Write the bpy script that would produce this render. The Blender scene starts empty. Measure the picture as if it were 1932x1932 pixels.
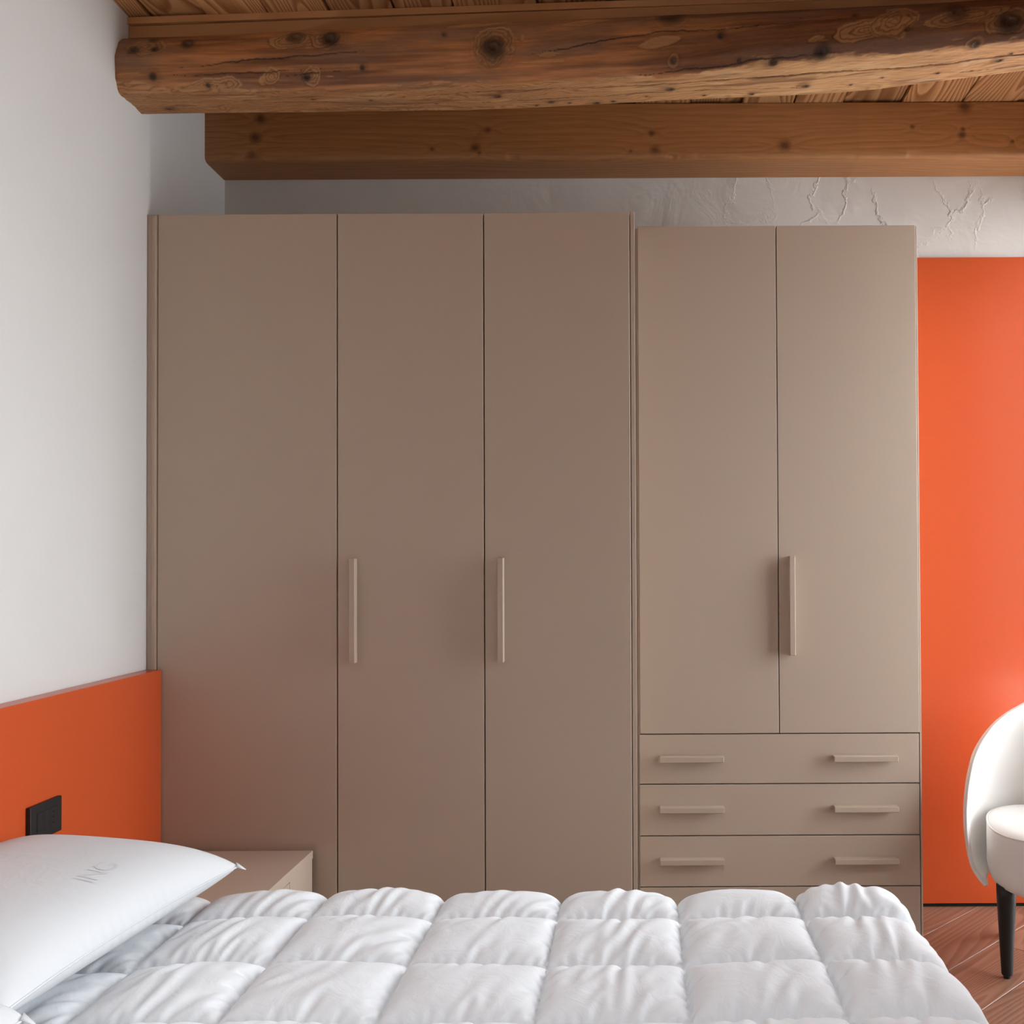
import bpy, bmesh, math, random
import numpy as np
from mathutils import Vector, Matrix

# ------------------------------------------------------------------ scene, camera, sky, window portals, exposure
sc = bpy.context.scene
COL = sc.collection
random.seed(7)
EYE = 1.303
cam = bpy.data.objects.new('camera', bpy.data.cameras.new('camera'))
COL.objects.link(cam)
cam.data.sensor_width = 36.0
cam.data.lens = 36.0 * 1752.0 / 1932.0
cam.data.shift_x = (966.0 - 1205.0) / 1932.0
cam.data.shift_y = (1021.0 - 966.0) / 1932.0
cam.matrix_world = (Matrix.Translation((0, 0, EYE)) @ Matrix.Rotation(math.radians(90.8), 4, 'X')
                    @ Matrix.Rotation(math.radians(-0.2865), 4, 'Z'))
cam.data.clip_start = 0.05
sc.camera = cam

SKY = 10.5
world = bpy.data.worlds.new('sky')
sc.world = world
world.use_nodes = True
bg = world.node_tree.nodes['Background']
bg.inputs['Color'].default_value = (0.90, 0.955, 1.0, 1)
bg.inputs['Strength'].default_value = SKY

# room: x from the bed wall, y away from the camera, z up
XL, XR, YB, YN, ZC = -1.512, 1.84, 3.45, -1.7, 2.906
# openings in the right-hand wall: (y0, y1, z0, z1)
OPEN = [(2.30, 3.44, 0.02, 2.58), (-1.0, 0.1, 0.9, 2.3)]  # the second is an out-of-view window added as fill light
ROOF = (-0.287, 0.559, 0.1, 1.0)                # unseen roof window added as fill from above: x0, x1, y0, y1
for k, (y0, y1, z0, z1) in enumerate(OPEN):           # light portals: they give no light, they guide the sky's
    L = bpy.data.lights.new('window_portal', 'AREA')
    L.shape = 'RECTANGLE'
    L.size, L.size_y = (y1 - y0), (z1 - z0)
    L.cycles.is_portal = True
    o = bpy.data.objects.new('window_portal', L)
    o.matrix_world = Matrix.Translation((XR + 0.078, (y0 + y1) / 2, (z0 + z1) / 2)) @ Matrix(((0, 0, 1, 0), (1, 0, 0, 0), (0, 1, 0, 0), (0, 0, 0, 1)))
    COL.objects.link(o)

L = bpy.data.lights.new('window_portal', 'AREA')
L.shape = 'RECTANGLE'
L.size, L.size_y = ROOF[1] - ROOF[0], ROOF[3] - ROOF[2]
L.cycles.is_portal = True
o = bpy.data.objects.new('window_portal', L)
o.location = ((ROOF[0] + ROOF[1]) / 2, (ROOF[2] + ROOF[3]) / 2, ZC + 0.16)
COL.objects.link(o)

vs = sc.view_settings
vs.view_transform = 'Standard'
vs.look = 'None'
vs.gamma = 1.0
vs.use_curve_mapping = False
vs.exposure = 0.84
sc.cycles.max_bounces = 10
sc.cycles.diffuse_bounces = 7
sc.cycles.glossy_bounces = 4
sc.cycles.use_denoising = True
sc.cycles.sample_clamp_indirect = 6.0

# ------------------------------------------------------------------ helpers
def tag(o, label=None, cat=None, group=None, kind=None):
    if label: o['label'] = label
    if cat: o['category'] = cat
    if group: o['group'] = group
    if kind: o['kind'] = kind
    return o

def thing(name, label, cat, loc=(0, 0, 0), rz=0.0, group=None):
    o = bpy.data.objects.new(name, None)
    o.empty_display_size = 0.1
    o.location = loc
    o.rotation_euler = (0, 0, rz)
    COL.objects.link(o)
    return tag(o, label, cat, group)

def link(name, me, mat=None, parent=None, smooth=False, loc=(0, 0, 0)):
    o = bpy.data.objects.new(name, me)
    COL.objects.link(o)
    o.location = loc
    if mat: me.materials.append(mat)
    if parent: o.parent = parent
    if smooth:
        me.polygons.foreach_set('use_smooth', [True] * len(me.polygons))
    return o

def bm_obj(name, bm, mat=None, parent=None, smooth=False, loc=(0, 0, 0)):
    me = bpy.data.meshes.new(name)
    bmesh.ops.recalc_face_normals(bm, faces=bm.faces)
    bm.to_mesh(me); bm.free()
    return link(name, me, mat, parent, smooth, loc)

def add_box(bm, x0, x1, y0, y1, z0, z1, bev=0.0, seg=1):
    v = [bm.verts.new((x, y, z)) for x in (x0, x1) for y in (y0, y1) for z in (z0, z1)]
    fs = [bm.faces.new([v[i] for i in q]) for q in ((0, 1, 3, 2), (4, 6, 7, 5), (0, 4, 5, 1), (2, 3, 7, 6), (0, 2, 6, 4), (1, 5, 7, 3))]
    if bev:
        es = list({e for f in fs for e in f.edges})
        bmesh.ops.bevel(bm, geom=es, offset=bev, segments=seg, affect='EDGES', profile=0.5)
    return bm

def box(name, x0, x1, y0, y1, z0, z1, mat=None, parent=None, bev=0.0, seg=1, loc=(0, 0, 0)):
    bm = bmesh.new()
    add_box(bm, x0, x1, y0, y1, z0, z1, bev, seg)
    return bm_obj(name, bm, mat, parent, False, loc)

def grid_mesh(name, P, close_u=False, close_v=False, flip=False):
    """P: (nv, nu, 3) -> mesh of quads"""
    nv, nu = P.shape[:2]
    me = bpy.data.meshes.new(name)
    idx = np.arange(nv * nu).reshape(nv, nu)
    A = idx
    if close_u: A = np.concatenate([A, A[:, :1]], 1)
    if close_v: A = np.concatenate([A, A[:1]], 0)
    q = np.stack([A[:-1, :-1], A[:-1, 1:], A[1:, 1:], A[1:, :-1]], -1).reshape(-1, 4)
    if flip: q = q[:, ::-1]
    n = len(q)
    me.vertices.add(nv * nu)
    me.vertices.foreach_set('co', np.ascontiguousarray(P, dtype=np.float32).ravel())
    me.loops.add(n * 4)
    me.loops.foreach_set('vertex_index', np.ascontiguousarray(q, dtype=np.int32).ravel())
    me.polygons.add(n)
    me.polygons.foreach_set('loop_start', np.arange(0, n * 4, 4, dtype=np.int32))
    me.polygons.foreach_set('loop_total', np.full(n, 4, np.int32))
    me.polygons.foreach_set('use_smooth', np.ones(n, bool))
    me.update(calc_edges=True)
    return me

def set_colour(me, C):
    a = me.color_attributes.new('Col', 'FLOAT_COLOR', 'POINT')
    rgba = np.ones((len(me.vertices), 4), np.float32)
    rgba[:, :3] = C.reshape(-1, 3)
    a.data.foreach_set('color', rgba.ravel())

def tube(name, pts, r, mat, parent=None, seg=8, closed=False):
    pts = [Vector(p) for p in pts]
    n = len(pts)
    P = np.zeros((n, seg, 3))
    up = Vector((0.13, 0.31, 0.94)).normalized()
    for i, p in enumerate(pts):
        t = (pts[(i + 1) % n] - pts[i - 1]) if closed or 0 < i < n - 1 else (pts[1] - pts[0] if i == 0 else pts[-1] - pts[-2])
        t.normalize()
        a = t.cross(up).normalized(); b = t.cross(a)
        for k in range(seg):
            th = 2 * math.pi * k / seg
            P[i, k] = p + a * (r * math.cos(th)) + b * (r * math.sin(th))
    me = grid_mesh(name, P, close_u=True, close_v=closed)
    return link(name, me, mat, parent)

# value noise on numpy arrays
_tab = np.random.default_rng(11).random((256, 256))
def vnoise(x, y, seed=0):
    x = np.asarray(x, float) + seed * 37.17; y = np.asarray(y, float) + seed * 91.7
    xi = np.floor(x).astype(int); yi = np.floor(y).astype(int)
    fx = x - xi; fy = y - yi
    fx = fx * fx * (3 - 2 * fx); fy = fy * fy * (3 - 2 * fy)
    a = _tab[yi % 256, xi % 256]; b = _tab[yi % 256, (xi + 1) % 256]
    c = _tab[(yi + 1) % 256, xi % 256]; d = _tab[(yi + 1) % 256, (xi + 1) % 256]
    return (a + (b - a) * fx) * (1 - fy) + (c + (d - c) * fx) * fy
def fbm(x, y, seed=0, octaves=4):
    s = 0; a = 0.5; t = 0
    for k in range(octaves):
        s = s + a * vnoise(x * 2 ** k, y * 2 ** k, seed + k * 3); t += a; a *= 0.5
    return s / t
def sstep(a, b, x):
    t = np.clip((x - a) / (b - a), 0, 1)
    return t * t * (3 - 2 * t)
def mixc(C, col, m):
    return C + (np.array(col) - C) * np.clip(m, 0, 1)[..., None]

# ------------------------------------------------------------------ materials
class NT:
    def __init__(s, name):
        s.m = bpy.data.materials.new(name); s.m.use_nodes = True
        s.t = s.m.node_tree; s.b = s.t.nodes['Principled BSDF']
    def n(s, typ, **kw):
        nd = s.t.nodes.new(typ)
        for k, v in kw.items():
            if k.startswith('i_'):
                nd.inputs[k[2:].replace('_', ' ')].default_value = v
            else: setattr(nd, k, v)
        return nd
    def l(s, a, b): s.t.links.new(a, b)
    def ramp(s, fac, stops):
        r = s.n('ShaderNodeValToRGB')
        e = r.color_ramp.elements
        while len(e) < len(stops): e.new(0.5)
        for k, (p, c) in enumerate(stops):
            e[k].position = p; e[k].color = (*c, 1)
        s.l(fac, r.inputs['Fac']); return r.outputs['Color']
    def bump(s, h, strength, dist=0.01, prev=None):
        b = s.n('ShaderNodeBump'); b.inputs['Strength'].default_value = strength; b.inputs['Distance'].default_value = dist
        s.l(h, b.inputs['Height'])
        if prev: s.l(prev, b.inputs['Normal'])
        return b.outputs['Normal']
    def math(s, op, a, b=None):
        nd = s.n('ShaderNodeMath', operation=op)
        for k, v in enumerate((a, b)):
            if v is None: continue
            if isinstance(v, (int, float)): nd.inputs[k].default_value = v
            else: s.l(v, nd.inputs[k])
        return nd.outputs[0]

def plain(name, col, rough=0.5, spec=0.5, bump=0.0, bscale=400.0, vary=0.0, metal=0.0, sheen=0.0, coat=0.0):
    t = NT(name)
    t.b.inputs['Base Color'].default_value = (*col, 1)
    t.b.inputs['Roughness'].default_value = rough
    t.b.inputs['Specular IOR Level'].default_value = spec
    t.b.inputs['Metallic'].default_value = metal
    if sheen:
        t.b.inputs['Sheen Weight'].default_value = sheen
        t.b.inputs['Sheen Roughness'].default_value = 0.4
    if bump or vary:
        tc = t.n('ShaderNodeTexCoord')
        nz = t.n('ShaderNodeTexNoise', i_Scale=bscale, i_Detail=3.0)
        t.l(tc.outputs['Object'], nz.inputs['Vector'])
        if bump: t.l(t.bump(nz.outputs['Fac'], bump, 0.002), t.b.inputs['Normal'])
        if vary:
            n2 = t.n('ShaderNodeTexNoise', i_Scale=2.0, i_Detail=4.0)
            t.l(tc.outputs['Object'], n2.inputs['Vector'])
            a = tuple(c * (1 - vary) for c in col); b = tuple(min(1, c * (1 + vary)) for c in col)
            t.l(t.ramp(n2.outputs['Fac'], [(0.3, a), (0.7, b)]), t.b.inputs['Base Color'])
    return t.m

def plaster(name, col, relief=0.15, trowel=0.0):
    t = NT(name)
    t.b.inputs['Roughness'].default_value = 0.9
    t.b.inputs['Specular IOR Level'].default_value = 0.2
    tc = t.n('ShaderNodeTexCoord')
    n1 = t.n('ShaderNodeTexNoise', i_Scale=1.6, i_Detail=6.0, i_Roughness=0.6)
    n2 = t.n('ShaderNodeTexNoise', i_Scale=55.0, i_Detail=5.0)
    n3 = t.n('ShaderNodeTexNoise', i_Scale=5.0, i_Detail=3.0, i_Distortion=1.2)
    for q in (n1, n2, n3): t.l(tc.outputs['Object'], q.inputs['Vector'])
    a = tuple(c * 0.955 for c in col)
    t.l(t.ramp(n1.outputs['Fac'], [(0.3, a), (0.7, col)]), t.b.inputs['Base Color'])
    nrm = t.bump(n3.outputs['Fac'], relief, 0.03)
    nrm = t.bump(n2.outputs['Fac'], relief * 0.6, 0.004, nrm)
    if trowel:
        # ragged trowel edges: thin ridges along the borders of distorted cells, in patches
        mp = t.n('ShaderNodeMapping'); mp.inputs['Scale'].default_value = (1.0, 1.0, 0.55)
        nz = t.n('ShaderNodeTexNoise', i_Scale=6.0, i_Detail=6.0, i_Roughness=0.65)
        ad = t.n('ShaderNodeMixRGB', blend_type='ADD'); ad.inputs['Fac'].default_value = 0.16
        t.l(tc.outputs['Object'], nz.inputs['Vector'])
        t.l(tc.outputs['Object'], ad.inputs['Color1']); t.l(nz.outputs['Color'], ad.inputs['Color2'])
        t.l(ad.outputs['Color'], mp.inputs['Vector'])
        vo = t.n('ShaderNodeTexVoronoi', feature='DISTANCE_TO_EDGE', i_Scale=6.0)
        t.l(mp.outputs['Vector'], vo.inputs['Vector'])
        ed = t.n('ShaderNodeMapRange'); ed.inputs['From Min'].default_value = 0.0; ed.inputs['From Max'].default_value = 0.035
        ed.inputs['To Min'].default_value = 1.0; ed.inputs['To Max'].default_value = 0.0
        t.l(vo.outputs['Distance'], ed.inputs['Value'])
        mk = t.n('ShaderNodeTexNoise', i_Scale=4.3, i_Detail=2.0)
        t.l(tc.outputs['Object'], mk.inputs['Vector'])
        mr = t.n('ShaderNodeMapRange'); mr.inputs['From Min'].default_value = 0.41; mr.inputs['From Max'].default_value = 0.56
        t.l(mk.outputs['Fac'], mr.inputs['Value'])
        sx = t.n('ShaderNodeSeparateXYZ'); t.l(tc.outputs['Object'], sx.inputs[0])
        gx = t.n('ShaderNodeMapRange'); gx.inputs['From Min'].default_value = 0.15; gx.inputs['From Max'].default_value = 0.9
        t.l(sx.outputs['X'], gx.inputs['Value'])
        h = t.math('MULTIPLY', t.math('MULTIPLY', ed.outputs[0], mr.outputs[0]), gx.outputs[0])
        nrm = t.bump(h, trowel, 0.005, nrm)
    t.l(nrm, t.b.inputs['Normal'])
    return t.m

def plank_wood(name, stops, rough, rings=26.0, warp=5.0, stretch=0.09, coat=0.0, bump=0.1, tone=0.18, across=1.0):
    """boards with the length along local X"""
    t = NT(name)
    tc = t.n('ShaderNodeTexCoord'); oi = t.n('ShaderNodeObjectInfo')
    off = t.n('ShaderNodeVectorMath', operation='SCALE'); off.inputs[0].default_value = (13.1, 7.7, 3.3)
    t.l(oi.outputs['Random'], off.inputs['Scale'])
    ad = t.n('ShaderNodeVectorMath', operation='ADD')
    t.l(tc.outputs['Object'], ad.inputs[0]); t.l(off.outputs[0], ad.inputs[1])
    mp = t.n('ShaderNodeMapping'); mp.inputs['Scale'].default_value = (stretch * 10, 5.0, 5.0)
    t.l(ad.outputs[0], mp.inputs['Vector'])
    nz = t.n('ShaderNodeTexNoise', i_Scale=1.0, i_Detail=1.5, i_Roughness=0.4)
    t.l(mp.outputs[0], nz.inputs['Vector'])
    sep = t.n('ShaderNodeSeparateXYZ'); t.l(ad.outputs[0], sep.inputs[0])
    f = t.math('ADD', t.math('MULTIPLY', sep.outputs['Y'], rings * across), t.math('MULTIPLY', nz.outputs['Fac'], warp * 6))
    fr = t.math('FRACT', f)
    # slow rise, quick fall: one growth ring
    ring = t.math('MULTIPLY', t.math('POWER', fr, 1.6), t.math('SUBTRACT', 1.0, t.math('POWER', fr, 9.0)))
    fine = t.n('ShaderNodeTexNoise', i_Scale=1.0, i_Detail=4.0)
    mp2 = t.n('ShaderNodeMapping'); mp2.inputs['Scale'].default_value = (6.0, 260.0, 260.0)
    t.l(ad.outputs[0], mp2.inputs['Vector']); t.l(mp2.outputs[0], fine.inputs['Vector'])
    v = t.math('ADD', t.math('MULTIPLY', ring, 0.75), t.math('MULTIPLY', fine.outputs['Fac'], 0.3))
    c = t.ramp(v, stops)
    hsv = t.n('ShaderNodeHueSaturation')
    t.l(t.math('ADD', t.math('MULTIPLY', oi.outputs['Random'], tone * 2), 1.0 - tone), hsv.inputs['Value'])
    t.l(c, hsv.inputs['Color'])
    t.l(hsv.outputs[0], t.b.inputs['Base Color'])
    t.b.inputs['Roughness'].default_value = rough
    t.l(t.bump(v, bump, 0.002), t.b.inputs['Normal'])
    if coat:
        t.b.inputs['Coat Weight'].default_value = coat; t.b.inputs['Coat Roughness'].default_value = 0.35
    return t.m

def painted_wood(name, rough=0.6, bump=0.25):
    """wood whose grain colour is stored on the mesh"""
    t = NT(name)
    at = t.n('ShaderNodeVertexColor', layer_name='Col')
    tc = t.n('ShaderNodeTexCoord')
    mp = t.n('ShaderNodeMapping'); mp.inputs['Scale'].default_value = (9.0, 240.0, 240.0)
    nz = t.n('ShaderNodeTexNoise', i_Scale=1.0, i_Detail=4.0)
    t.l(tc.outputs['Object'], mp.inputs['Vector']); t.l(mp.outputs[0], nz.inputs['Vector'])
    mx = t.n('ShaderNodeMixRGB', blend_type='MULTIPLY'); mx.inputs['Fac'].default_value = 0.5
    t.l(at.outputs['Color'], mx.inputs['Color1'])
    t.l(t.ramp(nz.outputs['Fac'], [(0.3, (0.72, 0.70, 0.68)), (0.7, (1.15, 1.15, 1.15))]), mx.inputs['Color2'])
    t.l(mx.outputs[0], t.b.inputs['Base Color'])
    t.b.inputs['Roughness'].default_value = rough
    t.l(t.bump(nz.outputs['Fac'], bump, 0.0015), t.b.inputs['Normal'])
    return t.m

def fabric(name, col, scale=900.0, bump=0.15, sheen=0.15, rough=0.85, crumple=0.0):
    t = NT(name)
    t.b.inputs['Base Color'].default_value = (*col, 1)
    t.b.inputs['Roughness'].default_value = rough
    t.b.inputs['Specular IOR Level'].default_value = 0.25
    t.b.inputs['Sheen Weight'].default_value = sheen
    t.b.inputs['Sheen Roughness'].default_value = 0.5
    tc = t.n('ShaderNodeTexCoord')
    w = t.n('ShaderNodeTexNoise', i_Scale=scale, i_Detail=2.0)
    t.l(tc.outputs['Object'], w.inputs['Vector'])
    prev = None
    if crumple:
        c1 = t.n('ShaderNodeTexNoise', i_Scale=13.0, i_Detail=5.0, i_Roughness=0.55, i_Distortion=1.8)
        t.l(tc.outputs['Object'], c1.inputs['Vector'])
        prev = t.bump(c1.outputs['Fac'], crumple, 0.012)
    t.l(t.bump(w.outputs['Fac'], bump, 0.0006, prev), t.b.inputs['Normal'])
    return t.m

M_WALL = plaster('white_plaster', (0.63, 0.613, 0.592), 0.10)
M_WALLB = plaster('trowelled_plaster', (0.66, 0.625, 0.585), 0.22, 0.6)
M_TAUPE = plain('taupe_lacquer', (0.465, 0.368, 0.288), 0.5, 0.35, 0.05, 900.0)
M_TAUPE_IN = plain('taupe_board', (0.44, 0.36, 0.295), 0.55, 0.3)
M_DARK = plain('dark_gap', (0.02, 0.018, 0.016), 0.8, 0.1)
M_ORANGE = plain('orange_lacquer', (0.505, 0.073, 0.016), 0.28, 0.7, 0.02, 700.0)
M_BLACK = plain('black_plastic', (0.012, 0.012, 0.012), 0.45, 0.4)
M_BLACKWOOD = plain('black_stained_wood', (0.012, 0.011, 0.010), 0.5, 0.4, 0.1, 90.0)
M_LINEN = fabric('white_cotton', (0.73, 0.75, 0.775), 1300.0, 0.08, 0.1, crumple=0.22)
M_PILLOW = fabric('white_weave', (0.60, 0.61, 0.625), 500.0, 0.25, 0.02, crumple=0.12)
M_VELVET = fabric('cream_velvet', (0.82, 0.79, 0.755), 1200.0, 0.1, 0.3)
M_CEIL = plank_wood('pine_ceiling_board', [(0.0, (0.62, 0.36, 0.175)), (0.3, (0.50, 0.25, 0.10)), (0.7, (0.22, 0.075, 0.02))], 0.6, 24.0, 5.0, 0.06, tone=0.22)
M_TRIM = plank_wood('pine_batten', [(0.0, (0.50, 0.255, 0.11)), (0.8, (0.38, 0.17, 0.062))], 0.6, 20.0, 1.0)
M_FLOOR = plank_wood('oak_floor_board', [(0.0, (0.37, 0.195, 0.128)), (0.35, (0.28, 0.138, 0.086)), (0.9, (0.17, 0.072, 0.042))], 0.42, 22.0, 5.0, 0.05, tone=0.10, bump=0.10)
M_LOG = painted_wood('old_log_wood', 0.62, 0.3)
M_BEAM = painted_wood('new_beam_wood', 0.5, 0.15)
M_FRAME = plain('white_frame_paint', (0.75, 0.74, 0.72), 0.4)
M_METAL = plain('steel', (0.5, 0.5, 0.5), 0.35, 0.5, metal=1.0)
M_GROUND = plain('pale_terrace_stone', (0.42, 0.40, 0.37), 0.9, 0.1, vary=0.1)
M_SHEET = fabric('mattress_cover', (0.78, 0.77, 0.76), 700.0, 0.1)

def glass_mat():
    t = NT('window_glass')
    tr = t.n('ShaderNodeBsdfTransparent'); gl = t.n('ShaderNodeBsdfGlossy', i_Roughness=0.0)
    fr = t.n('ShaderNodeFresnel', i_IOR=1.45); mx = t.n('ShaderNodeMixShader')
    t.l(fr.outputs[0], mx.inputs[0]); t.l(tr.outputs[0], mx.inputs[1]); t.l(gl.outputs[0], mx.inputs[2])
    t.l(mx.outputs[0], t.t.nodes['Material Output'].inputs['Surface'])
    return t.m
M_GLASS = glass_mat()

# ------------------------------------------------------------------ the room
def structure(o): o['kind'] = 'structure'; return o

structure(box('ground', -6, 9, -8, 10, -0.35, -0.15, M_GROUND))

# left wall: a flat face that steps back a little beyond the wardrobe front, with a soft plaster edge
pl = [(XL, YN - 0.2), (XL, 2.864), (XL - 0.002, 2.878), (XL - 0.006, 2.89), (XL - 0.012, 2.896), (XL - 0.028, YB), (XL - 0.028, YB + 0.2), (XL - 0.25, YB + 0.2), (XL - 0.25, YN - 0.2)]
bm = bmesh.new()
lo = [bm.verts.new((x, y, -0.15)) for x, y in pl]; hi = [bm.verts.new((x, y, ZC + 0.1)) for x, y in pl]
n = len(pl)
for k in range(n): bm.faces.new((lo[k], lo[(k + 1) % n], hi[(k + 1) % n], hi[k]))
bm.faces.new(lo); bm.faces.new(hi)
structure(bm_obj('wall_left', bm, M_WALL))
structure(box('wall_back', XL - 0.03, XR + 0.07, YB, YB + 0.2, -0.15, ZC + 0.1, M_WALLB))
structure(box('wall_front', XL - 0.03, XR + 0.07, YN - 0.2, YN, -0.15, ZC + 0.1, M_WALL))
bm = bmesh.new()
W0, W1 = XR, XR + 0.07
add_box(bm, W0, W1, YN, OPEN[1][0], -0.15, ZC + 0.1)
add_box(bm, W0, W1, OPEN[1][1], OPEN[0][0], -0.15, ZC + 0.1)
add_box(bm, W0, W1, OPEN[0][1], YB, -0.15, ZC + 0.1)
for (y0, y1, z0, z1) in OPEN:
    add_box(bm, W0, W1, y0, y1, -0.15, z0)
    add_box(bm, W0, W1, y0, y1, z1, ZC + 0.1)
structure(bm_obj('wall_right', bm, M_WALL))
for k, (y0, y1, z0, z1) in enumerate(OPEN):
    w = bpy.data.objects.new('window_%d' % (k + 1), None); COL.objects.link(w); structure(w)  # the one beside the camera is the added fill window
    w.location = (XR + 0.035, (y0 + y1) / 2, z0)
    hw, hh = (y1 - y0) / 2, z1 - z0
    bm = bmesh.new()
    f = 0.035
    add_box(bm, -0.018, 0.018, -hw, -hw + f, 0, hh); add_box(bm, -0.018, 0.018, hw - f, hw, 0, hh)
    add_box(bm, -0.018, 0.018, -hw + f, hw - f, 0, f); add_box(bm, -0.018, 0.018, -hw + f, hw - f, hh - f, hh)
    add_box(bm, -0.018, 0.018, -f / 2, f / 2, f, hh - f)
    bm_obj('window_frame', bm, M_FRAME, w)
    for s in (0, 1):
        a = -hw + f if s == 0 else f / 2
        b = -f / 2 if s == 0 else hw - f
        box('window_pane', -0.004, 0.004, a, b, f, hh - f, M_GLASS, w)

# ceiling: boards that run away from the camera, each its own piece
bm = bmesh.new()
rx0, rx1, ry0, ry1 = ROOF
add_box(bm, XL - 0.03, rx0, YN, YB, ZC + 0.035, ZC + 0.10); add_box(bm, rx1, XR, YN, YB, ZC + 0.035, ZC + 0.10)
add_box(bm, rx0, rx1, YN, ry0, ZC + 0.035, ZC + 0.10); add_box(bm, rx0, rx1, ry1, YB, ZC + 0.035, ZC + 0.10)
ceil = structure(bm_obj('ceiling', bm, M_TRIM))
w = bpy.data.objects.new('window_3', None); COL.objects.link(w); structure(w)  # added opening out of view, brightens the bed and door fronts
w.location = ((rx0 + rx1) / 2, (ry0 + ry1) / 2, ZC + 0.05)
hx, hy, f = (rx1 - rx0) / 2, (ry1 - ry0) / 2, 0.045
bm = bmesh.new()
add_box(bm, -hx, -hx + f, -hy, hy, -0.03, 0.06); add_box(bm, hx - f, hx, -hy, hy, -0.03, 0.06)
add_box(bm, -hx + f, hx - f, -hy, -hy + f, -0.03, 0.06); add_box(bm, -hx + f, hx - f, hy - f, hy, -0.03, 0.06)
bm_obj('window_frame', bm, M_FRAME, w)
box('window_pane', -hx + f, hx - f, -hy + f, hy - f, 0.02, 0.028, M_GLASS, w)
cs = [-1.640, -1.447, -1.273, -1.087, -0.902, -0.708, -0.534, -0.287, -0.003, 0.193, 0.375, 0.559, 0.738, 0.945, 1.159, 1.357, 1.56, 1.76, 1.86]
for a, b in zip(cs[:-1], cs[1:]):
    a = max(a, XL - 0.027); b = min(b, XR)
    dz = random.choice((0.0, 0.002, 0.005, 0.010))
    hw = (b - a) / 2 - random.choice((0.0018, 0.003, 0.0042))
    spans = [(YN, YB)] if b <= rx0 + 0.01 or a >= rx1 - 0.01 else [(YN, ry0), (ry1, YB)]
    for p0, p1 in spans:
        bm = bmesh.new()
        add_box(bm, -(p1 - p0) / 2, (p1 - p0) / 2, -hw, hw, 0, 0.034 - dz, 0.0015)
        o = bm_obj('plank', bm, M_CEIL, ceil)
        o.location = ((a + b) / 2, (p0 + p1) / 2, ZC + dz)
        o.rotation_euler = (0, 0, math.pi / 2)

# floor: oak boards laid on the diagonal
floor = structure(box('floor', XL - 0.03, XR, YN, YB, -0.12, -0.020, M_DARK))
ANG = math.radians(42.5)
ux, uy = math.cos(ANG), math.sin(ANG)
PW = 0.1925
c_line = 2.0335 * math.cos(ANG)               # offset of one board joint seen beyond the chair, across the boards
rows = range(-22, 18)
for r in rows:
    c0 = c_line + r * PW
    s0 = -6.0 + (r * 0.61) % 1.35
    if r == -1: s0 = -6.0 + (2.9855 + 6.0) % 1.35   # joint behind the chair leg
    while s0 < 7:
        s1 = s0 + 1.35
        bm = bmesh.new()
        L = (s1 - s0) / 2
        add_box(bm, -L + 0.0007, L - 0.0007, -PW / 2 + 0.0009, PW / 2 - 0.0009, -0.020, 0.0, 0.0012)
        sm, cm = (s0 + s1) / 2, c0 + PW / 2
        cx, cy = sm * ux - cm * uy, sm * uy + cm * ux
        inside = True
        corners = [(cx + e * L * ux - g * PW / 2 * uy, cy + e * L * uy + g * PW / 2 * ux) for e in (-1, 1) for g in (-1, 1)]
        if all(p[0] < XL for p in corners) or all(p[0] > XR for p in corners) or all(p[1] < YN for p in corners) or all(p[1] > YB for p in corners):
            bm.free(); s0 = s1; continue
        # cut at the walls
        R = Matrix.Rotation(-ANG, 3, 'Z')
        for pt, nr in (((XL + 0.002, 0, 0), (-1, 0, 0)), ((XR - 0.002, 0, 0), (1, 0, 0)), ((0, YN + 0.002, 0), (0, -1, 0)), ((0, YB - 0.002, 0), (0, 1, 0))):
            q = R @ (Vector(pt) - Vector((cx, cy, 0)))
            bmesh.ops.bisect_plane(bm, geom=bm.verts[:] + bm.edges[:] + bm.faces[:], plane_co=q, plane_no=R @ Vector(nr), clear_outer=True)
        if len(bm.faces) < 4:
            bm.free(); s0 = s1; continue
        o = bm_obj('plank', bm, M_FLOOR, floor)
        o.location = (cx, cy, 0); o.rotation_euler = (0, 0, ANG)
        s0 = s1

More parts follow.
